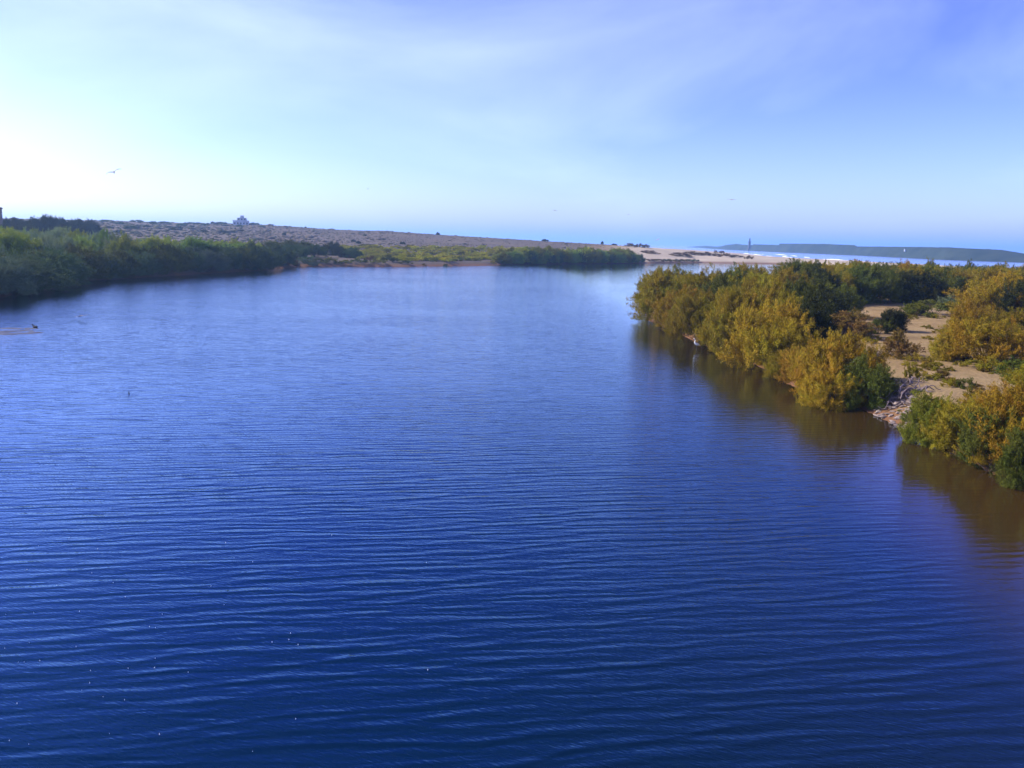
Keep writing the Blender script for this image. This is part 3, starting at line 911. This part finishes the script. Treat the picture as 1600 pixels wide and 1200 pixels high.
# --- scattered scrub on the dune hills, far too many to count
def hill_scrub():
    g = np.random.default_rng(5)
    ico = []
    base = [(0, 0, 1), (0.9, 0, 0.45), (0.28, 0.85, 0.5), (-0.72, 0.52, 0.42), (-0.72, -0.52, 0.48), (0.28, -0.85, 0.42),
            (0.75, 0.5, -0.1), (-0.3, 0.85, -0.1), (-0.95, 0, -0.1), (-0.3, -0.85, -0.1), (0.75, -0.5, -0.1)]
    T = [(0, 1, 2), (0, 2, 3), (0, 3, 4), (0, 4, 5), (0, 5, 1), (1, 6, 2), (2, 7, 3), (3, 8, 4), (4, 9, 5), (5, 10, 1), (1, 10, 6), (2, 6, 7), (3, 7, 8), (4, 8, 9), (5, 9, 10)]
    base = np.array(base); T = np.array(T)
    n = 26000
    az = g.uniform(R(-50), az_of(1010), n); fs = np.interp(az, FS_AZ, FS_R); rr = np.interp(az, RAZ, RR)
    r = fs + 8 + (rr + 25 - fs - 8) * g.random(n) ** 0.75
    x = np.sin(az) * r; y = np.cos(az) * r
    keep = (fbm(x * 0.03, y * 0.03, 3) + g.normal(size=n) * 0.25 > np.interp(az, [az_of(600), az_of(1000)], [-0.25, 0.25])) & ~inside(RIVER, x, y)
    x, y, az = x[keep], y[keep], az[keep]
    z = H(x, y)
    k = z > 1.0
    x, y, z, az = x[k], y[k], z[k], az[k]
    n = len(x)
    s = 0.12 + 0.24 * g.random(n) ** 2.5 + (g.random(n) > 0.988) * 0.6
    lh = az < az_of(430)
    s = s * np.interp(az, [az_of(330), az_of(640)], [2.6, 1.0])
    an = g.random(n) * 6.283
    ca, sa = np.cos(an), np.sin(an)
    jit = 1 + g.normal(size=(n, 11, 1)) * 0.22
    B = base[None] * jit * s[:, None, None]
    B[:, :, 0] *= 1.5; B[:, :, 1] *= 1.5
    X = B[:, :, 0] * ca[:, None] - B[:, :, 1] * sa[:, None] + x[:, None]
    Y = B[:, :, 0] * sa[:, None] + B[:, :, 1] * ca[:, None] + y[:, None]
    Z = B[:, :, 2] * 0.55 + z[:, None]
    V = np.stack([X, Y, Z], -1).reshape(-1, 3)
    Q = (T[None] + (np.arange(n) * 11)[:, None, None]).reshape(-1, 3)
    me = fast_mesh('dune_scrub', V, Q, True)
    m, t, out = new_mat('dune_scrub')
    at = N(t, 'ShaderNodeAttribute', attribute_name='tint')
    rp_ = ramp(t, [(0.0, (0.05, 0.055, 0.03)), (0.3, (0.10, 0.078, 0.055)), (0.85, (0.15, 0.11, 0.078)), (1.0, (0.2, 0.15, 0.105))])
    t.links.new(at.outputs['Fac'], rp_.inputs[0])
    b = N(t, 'ShaderNodeBsdfPrincipled', i_Roughness=0.95)
    b.inputs['Specular IOR Level'].default_value = 0.05
    t.links.new(rp_.outputs[0], b.inputs['Base Color'])
    t.links.new(b.outputs[0], out.inputs['Surface'])
    a = me.attributes.new('tint', 'FLOAT', 'POINT')
    a.data.foreach_set('value', np.repeat(g.random(n) * np.interp(az, [az_of(330), az_of(640)], [0.24, 0.75]), 11).astype(np.float32))
    me.materials.append(m)
    o = bpy.data.objects.new('dune_scrub', me); COL.objects.link(o)
    tag(o, 'low brown scrub covering the dune hills behind the far bank', 'scrub', kind='stuff')
hill_scrub()
# individual bushes that show on the hillside and skyline, and trees on the left hill
def on_hill(u, frac):
    a = az_of(u); r = np.interp(a, RAZ, RR) * frac + np.interp(a, FS_AZ, FS_R) * (1 - frac)
    x, y = math.sin(a) * r, math.cos(a) * r
    return x, y, hz(x, y), r
for i, (u, f, hp, wp) in enumerate(sorted(((684, 0.98, 5, 6), (552, 0.5, 4.5, 7), (560, 0.42, 5, 8), (629, 0.45, 5, 8), (444, 0.6, 5, 6), (600, 0.6, 3, 6), (570, 0.7, 3, 5), (803, 0.4, 4, 16),
                     (852, 0.97, 4, 10), (941, 0.98, 6, 4), (960, 0.96, 3, 8), (993, 0.97, 3, 7), (310, 0.97, 3, 6), (333, 0.98, 4, 6), (230, 0.7, 4, 10), (345, 0.6, 4, 12),
                     (320, 0.55, 4, 10), (270, 0.6, 4, 9), (478, 0.97, 3, 3), (420, 0.7, 3, 6)))):
    x, y, z, r = on_hill(u, f)
    shrub('round', (x, y, z - 0.1), hp * r / FPX, wp * r / FPX, C_DARK, ORD[i] + ' dark bush from the left on the dune hillside', 'bushes on the dune hillside', parts=False)
for i, (u, f, hp, wp) in enumerate(sorted(((165, 0.95, 4, 16), (190, 0.8, 5, 14), (215, 0.97, 4, 18), (240, 0.9, 5, 12), (258, 0.97, 3, 16), (285, 0.85, 5, 14), (300, 0.97, 3, 14), (322, 0.9, 4, 12), (348, 0.97, 4, 14),
                                      (398, 0.96, 4, 14), (205, 0.6, 6, 16), (375, 0.8, 4, 12), (410, 0.85, 3, 10)))):
    x, y, z, r = on_hill(u, f)
    shrub('wide', (x, y, z - 0.1), hp * r / FPX, wp * r / FPX, C_FAR, ORD[i] + ' broad hazy bush from the left on the slope around the pale house', 'bushes around the pale house',
          name='hillside_bush', parts=False)
def hill_trees():
    for i, (u, vt, dist, wp) in enumerate(sorted(((20, 336, 300, 40), (50, 337, 310, 36), (-15, 338, 300, 40), (68, 331, 300, 30), (82, 333, 310, 26), (100, 336, 330, 30), (120, 336, 330, 36), (140, 341, 340, 30),
                            (40, 345, 270, 36), (95, 347, 280, 34), (10, 347, 270, 40), (-40, 345, 290, 44), (128, 349, 300, 30), (60, 350, 260, 30)))):
        a = az_of(u)
        x, y = math.sin(a) * dist, math.cos(a) * dist
        z = hz(x, y)
        zt = along(u, vt, dist)[2]
        h = max(3.0, zt - z)
        shrub('round', (x, y, z - 0.2), h, wp * dist / FPX, C_DARK, ORD[i] + ' hazy tree from the left on the hill above the left thicket', 'trees on the left hill',
              name='hill_tree', cat='tree')
hill_trees()

# ------------------------------------------------------------------ stones and driftwood on the right bank
def rock_mesh(seed, flat=0.6):
    import bmesh
    bm = bmesh.new()
    bmesh.ops.create_icosphere(bm, subdivisions=1, radius=0.5)
    g = random.Random(seed)
    for v in bm.verts:
        v.co *= g.uniform(0.72, 1.15)
        v.co.z *= flat
    me = bpy.data.meshes.new('stone')
    bm.to_mesh(me); bm.free()
    me.materials.append(M_ROCK)
    return me
ROCKS = [rock_mesh(i, 0.45 + 0.07 * i) for i in range(6)]
def rocks():
    for i in range(16):
        u, v = random.uniform(1388, 1436), random.uniform(606, 634)
        p = ground_at(u, v)
        o = bpy.data.objects.new('boulder', ROCKS[i % 6]); COL.objects.link(o)
        s = random.uniform(0.3, 0.55)
        o.location = (p[0], p[1], p[2] + s * 0.12); o.scale = (s * 1.3, s, s)
        o.rotation_euler = (random.uniform(-.4, .4), random.uniform(-.4, .4), random.uniform(0, 6.3))
        tag(o, 'pinkish boulder in the rubble face above the stone scree', 'boulder', 'rubble on the right bank')
    for i in range(130):
        u = random.uniform(1366, 1436); v = random.uniform(626, 672)
        if v > np.interp(u, [1366, 1400, 1436], [652, 668, 684]): continue
        p = ground_at(u, v)
        if p[2] < -0.15: continue
        o = bpy.data.objects.new('stone', ROCKS[i % 6]); COL.objects.link(o)
        s = random.uniform(0.12, 0.3)
        o.location = (p[0], p[1], p[2] + s * 0.1); o.scale = (s * 1.5, s, s * 0.7)
        o.rotation_euler = (random.uniform(-.3, .3), random.uniform(-.3, .3), random.uniform(0, 6.3))
        tag(o, 'flat pale stone on the scree sloping into the water', 'stone', 'scree stones on the right bank')
    # tangle of bleached roots lying over the rubble
    p0 = ground_at(1408, 616)
    t = empty('driftwood_tangle', p0)
    tag(t, 'tangle of bleached grey roots lying on the rubble of the right bank', 'driftwood')
    for i in range(16):
        cu = bpy.data.curves.new('root', 'CURVE')
        cu.dimensions = '3D'; cu.bevel_depth = random.uniform(0.025, 0.055); cu.bevel_resolution = 1; cu.resolution_u = 4
        sp = cu.splines.new('POLY')
        n = 9; sp.points.add(n - 1)
        x, y = random.uniform(-0.9, 0.7), random.uniform(-0.6, 0.5)
        a = random.uniform(0, 6.28); z = random.uniform(0.1, 0.45)
        for k in range(n):
            gz = hz(p0[0] + x, p0[1] + y) - p0[2]
            sp.points[k].co = (x, y, max(gz + 0.06, gz + z + 0.12 * math.sin(k * 1.3 + i)), 1)
            sp.points[k].radius = 1 - 0.07 * k
            a += random.uniform(-0.8, 0.8)
            x += 0.16 * math.cos(a); y += 0.12 * math.sin(a)
        tmp = bpy.data.objects.new('tmp', cu); COL.objects.link(tmp)
        dg = bpy.context.evaluated_depsgraph_get()
        me = bpy.data.meshes.new_from_object(tmp.evaluated_get(dg))
        bpy.data.objects.remove(tmp)
        me.materials.clear(); me.materials.append(M_ROOT)
        o = bpy.data.objects.new('root', me); COL.objects.link(o); o.parent = t
rocks()

# ------------------------------------------------------------------ buildings on the left hills
def building_white():
    dist = 600
    p = along(377, 353, dist)
    s = dist / FPX
    t = empty('hilltop_house', (p[0], p[1], p[2] - 1.5))
    t.rotation_euler = (0, 0, R(16))
    tag(t, 'pale stepped house on the hazy skyline above the left thicket', 'house')
    box_part('lower_storey', (0, 0, 2.4), (22 * s, 8, 4.8), M_PLASTER, t)
    box_part('upper_storey', (0.6, 0, 4.8 + 1.1), (13 * s, 6, 2.2), M_PLASTER, t)
    box_part('roof_tower', (0.8, 0, 7.0 + 0.8), (5 * s, 3, 1.6), M_PLASTER, t)
    box_part('parapet', (0, -3.9, 5.0), (22.4 * s, 0.3, 0.4), M_PLASTER, t)
    for k in range(5): box_part('window', (-4 + k * 2.0, -4.04, 3.2), (0.8, 0.08, 1.1), M_GLASS, t)
    for k in range(3): box_part('window', (-1.4 + k * 2.0, -3.04, 6.0), (0.8, 0.08, 0.9), M_GLASS, t)
building_white()
def building_left():
    dist = 290
    p = along(-30, 351, dist)
    s = dist / FPX
    t = empty('brown_house', (p[0], p[1], p[2] - 3))
    t.rotation_euler = (0, 0, R(30))
    tag(t, 'dark brown house corner cut off at the left frame edge', 'house')
    h = 21 * s + 3
    box_part('wall', (0, 0, h / 2), (11, 9, h), M_BROWNWALL, t)
    box_part('roof', (0, 0, h + 0.15), (11.5, 9.5, 0.3), M_BROWNWALL, t)
    for k in range(3): box_part('window', (-3.4 + 3.4 * k, -4.54, h - 2.0), (1.1, 0.08, 1.4), M_GLASS, t)
    for k in range(2): box_part('window', (5.54, -2 + 4 * k, h - 2.0), (0.08, 1.1, 1.4), M_GLASS, t)
building_left()

# ------------------------------------------------------------------ birds
def gull_mesh(flap, sweep=0.25):
    """one continuous body with two spread wings, span about 1.3 m, beak along +Y"""
    V, Fc = [], []
    prof = [(-0.30, 0.012, 0.0), (-0.24, 0.05, 0.0), (-0.1, 0.06, 0.0), (0.05, 0.068, 0), (0.16, 0.055, 0.005), (0.23, 0.035, 0.015), (0.28, 0.038, 0.022), (0.32, 0.02, 0.02), (0.37, 0.005, 0.012)]
    seg = 8
    for y, r, z in prof:
        for k in range(seg):
            a = 2 * math.pi * k / seg
            flat = 0.35 if y < -0.2 else 1
            V.append((r * math.cos(a) * (1.4 if y < -0.2 else 1), y, z + r * math.sin(a) * flat))
    for i in range(len(prof) - 1):
        for k in range(seg):
            Fc.append((i * seg + k, i * seg + (k + 1) % seg, (i + 1) * seg + (k + 1) % seg, (i + 1) * seg + k))
    Fc.append(tuple(range(seg))); Fc.append(tuple((len(prof) - 1) * seg + k for k in range(seg))[::-1])
    for sgn in (-1, 1):
        secs = [(0.03, 0.11, -0.08, 0.02), (0.2, 0.15, -0.06, 0.02 + flap * 0.09), (0.36, 0.13, -0.04, 0.02 + flap * 0.14), (0.5, 0.07, -0.07, 0.02 + flap * 0.1), (0.66, -0.06, -0.10, 0.02 + flap * 0.0)]
        base = len(V)
        for x, yf, yb, z in secs:
            V += [(sgn * x, yf, z), (sgn * x, (yf + yb) / 2, z + 0.018), (sgn * x, yb, z - 0.004), (sgn * x, (yf + yb) / 2, z - 0.008)]
        for i in range(len(secs) - 1):
            for k in range(4):
                q = (base + i * 4 + k, base + i * 4 + (k + 1) % 4, base + (i + 1) * 4 + (k + 1) % 4, base + (i + 1) * 4 + k)
                Fc.append(q if sgn > 0 else q[::-1])
        Fc.append((base + 16, base + 17, base + 18, base + 19))
    me = bpy.data.meshes.new('gull')
    me.from_pydata(V, [], Fc); me.materials.append(M_GULL); me.update()
    return me
GULLS = [gull_mesh(1.0), gull_mesh(-0.7), gull_mesh(0.4)]
for u, v, span, k, rz, bank, lab in ((178, 269, 21, 0, 200, 22, 'largest gull, gliding in the pale sky above the left bank'),
                              (575, 295, 5, 2, 90, 5, 'tiny gull in the sky above the brown dune'),
                              (867, 328.5, 8, 1, 160, -10, 'small gull above the far shore, left of two'),
                              (982, 335, 6, 2, 120, -8, 'small gull above the far shore, right of two'),
                              (1143, 312, 12, 2, 175, 0, 'gull with level wings high above the island tower'),
                              (1028, 374.5, 9, 0, 200, 25, 'gull low over the sand spit with tilted wings'),
                              (1197, 359.5, 4, 2, 150, 0, 'tiny gull just above the island, right of the tower')):
    dist = 1.32 * FPX / span
    o = bpy.data.objects.new('gull', GULLS[k]); COL.objects.link(o)
    o.location = along(u, v, dist); o.rotation_euler = (R(-28), R(bank), R(rz))
    tag(o, lab, 'gull', 'gulls in the sky')
# bird skimming the water
p = onz(127, 500); p[2] = 0.35
o = bpy.data.objects.new('gull', GULLS[1]); COL.objects.link(o); o.location = p; o.rotation_euler = (0, R(12), R(170)); o.scale = (0.8,) * 3
tag(o, 'bird skimming low over the water near the left bank', 'gull', 'birds on the water')

def egret():
    p = onz(1088, 548, 0.0)
    t = empty('egret', (p[0], p[1], 0.0))
    t.rotation_euler = (0, 0, R(100))
    tag(t, 'white egret standing at the waterline under the right bank shrubs', 'egret')
    V, Fc = [], []
    path = [((0, -0.26, 0.34), 0.012), ((0, -0.16, 0.40), 0.05), ((0, -0.02, 0.45), 0.085), ((0, 0.10, 0.50), 0.07), ((0, 0.16, 0.58), 0.035), ((0, 0.12, 0.68), 0.026),
            ((0, 0.14, 0.76), 0.024), ((0, 0.19, 0.80), 0.030), ((0, 0.24, 0.80), 0.022)]
    seg = 8
    for i, (c, r) in enumerate(path):
        a = Vector(path[max(i - 1, 0)][0]); b = Vector(path[min(i + 1, len(path) - 1)][0])
        d = (b - a).normalized(); side = Vector((1, 0, 0)); up = side.cross(d)
        for k in range(seg):
            an = 2 * math.pi * k / seg
            q = Vector(c) + side * r * math.cos(an) + up * r * math.sin(an)
            V.append(tuple(q))
    for i in range(len(path) - 1):
        for k in range(seg):
            Fc.append((i * seg + k, i * seg + (k + 1) % seg, (i + 1) * seg + (k + 1) % seg, (i + 1) * seg + k))
    Fc.append(tuple(range(seg))[::-1]); Fc.append(tuple((len(path) - 1) * seg + k for k in range(seg)))
    mesh_obj('body', V, Fc, M_EGRET, t, True)
    bv, bf = lathe([(0.014, 0), (0.010, 0.06), (0.002, 0.13)], 6)
    b = mesh_obj('beak', bv, bf, M_BEAK, t); b.location = (0, 0.255, 0.80); b.rotation_euler = (R(-95), 0, 0)
    for sx in (-0.035, 0.035):
        lv, lf = lathe([(0.012, -0.1), (0.009, 0.2), (0.016, 0.42)], 6)
        l = mesh_obj('leg', lv, lf, M_DUCK, t); l.location = (sx, 0, 0)
egret()
def duck(loc, rz, label, upright=False, sc=1.0):
    """waterbird: one continuous body, neck and head"""
    path = [((0, -0.28, 0.10), 0.01), ((0, -0.18, 0.08), 0.07), ((0, 0, 0.06), 0.11), ((0, 0.12, 0.07), 0.09), ((0, 0.19, 0.14), 0.045), ((0, 0.20, 0.22), 0.035), ((0, 0.23, 0.27), 0.045), ((0, 0.29, 0.265), 0.028), ((0, 0.36, 0.25), 0.008)]
    if upright:
        path = [((0, -0.14, 0.0), 0.02), ((0, -0.10, 0.10), 0.07), ((0, -0.02, 0.24), 0.10), ((0, 0.04, 0.40), 0.085), ((0, 0.05, 0.52), 0.045), ((0, 0.03, 0.62), 0.035), ((0, 0.06, 0.69), 0.042), ((0, 0.12, 0.69), 0.022), ((0, 0.2, 0.68), 0.006)]
    V, Fc = [], []; seg = 8
    for i, (c, r) in enumerate(path):
        a = Vector(path[max(i - 1, 0)][0]); b = Vector(path[min(i + 1, len(path) - 1)][0])
        d = (b - a).normalized(); side = Vector((1, 0, 0)); up = side.cross(d)
        for k in range(seg):
            an = 2 * math.pi * k / seg
            V.append(tuple(Vector(c) + side * r * math.cos(an) + up * r * math.sin(an)))
    for i in range(len(path) - 1):
        for k in range(seg):
            Fc.append((i * seg + k, i * seg + (k + 1) % seg, (i + 1) * seg + (k + 1) % seg, (i + 1) * seg + k))
    Fc.append(tuple(range(seg))[::-1]); Fc.append(tuple((len(path) - 1) * seg + k for k in range(seg)))
    o = mesh_obj('waterbird', V, Fc, M_DUCK, None, True)
    o.location = loc; o.rotation_euler = (0, 0, R(rz)); o.scale = (sc,) * 3
    tag(o, label, 'waterbird', 'birds on the water')
p = onz(55, 512); duck((p[0], p[1], 0), 80, 'dark waterbird swimming beside the mud patch at the left', sc=0.9)
p = onz(202, 615); duck((p[0], p[1], -0.12), 150, 'dark upright waterbird alone on the open water at the left', True, 0.32)

# mud patch breaking the surface at the left frame edge
def mud():
    V, Fc = [], []
    c = onz(6, 520)
    na, nr = 36, 7
    for j in range(nr):
        for i in range(na):
            a = 2 * math.pi * i / na
            rr = (j + 0.001) / (nr - 1)
            e = 1 + 0.35 * float(fbm(np.array([math.cos(a) * 1.5 + 5]), np.array([math.sin(a) * 1.5]), 3)[0])
            x = c[0] + math.cos(a) * 2.6 * rr * e; y = c[1] + math.sin(a) * 3.0 * rr * e
            n = float(fbm(np.array([x * 0.9]), np.array([y * 0.9]), 4)[0])
            V.append((x, y, 0.05 * (1 - rr ** 2) + 0.12 * n - 0.035))
    for j in range(nr - 1):
        for i in range(na):
            Fc.append((j * na + i, j * na + (i + 1) % na, (j + 1) * na + (i + 1) % na, (j + 1) * na + i))
    o = mesh_obj('mudbank', V, Fc, M_MUD, None, True)
    tag(o, kind='structure')
mud()
def flecks():
    # tiny white flecks on the near water
    V, Fc = [], []
    for _ in range(48):
        u = abs(random.gauss(0, 260)); v = random.uniform(820, 1195)
        if u > 700: continue
        p = onz(u, v)
        s = random.uniform(0.003, 0.008) * (p[1] / 12)
        b = len(V); n = 6
        V.append((p[0], p[1], 0.022 + s * 0.5))
        for k in range(n):
            a = 2 * math.pi * k / n
            rr = s * random.uniform(0.7, 1.2)
            V.append((p[0] + rr * math.cos(a), p[1] + rr * math.sin(a), 0.004))
        for k in range(n): Fc.append((b, b + 1 + k, b + 1 + (k + 1) % n))
    o = mesh_obj('white_flecks', V, Fc, M_FOAM)
    tag(o, 'tiny white flecks on the near water', 'foam', kind='stuff')
flecks()

# ------------------------------------------------------------------ haze
def haze():
    V, Fc = [], []
    x0, x1, y0, y1, z0, z1 = -31000, 46000, -300, 46000, -4.5, 75
    V = [(x0, y0, z0), (x1, y0, z0), (x1, y1, z0), (x0, y1, z0), (x0, y0, z1), (x1, y0, z1), (x1, y1, z1), (x0, y1, z1)]
    Fc = [(0, 3, 2, 1), (4, 5, 6, 7), (0, 1, 5, 4), (1, 2, 6, 5), (2, 3, 7, 6), (3, 0, 4, 7)]
    m, t, out = new_mat('haze')
    pv = N(t, 'ShaderNodeVolumePrincipled')
    pv.inputs['Color'].default_value = (0.38, 0.64, 1.0, 1)
    pv.inputs['Density'].default_value = HAZE_DENSITY
    pv.inputs['Anisotropy'].default_value = 0.35
    t.links.new(pv.outputs[0], out.inputs['Volume'])
    o = mesh_obj('haze', V, Fc, m)
    tag(o, kind='stuff', label='pale blue sea haze over river and hills', cat='haze')
haze()
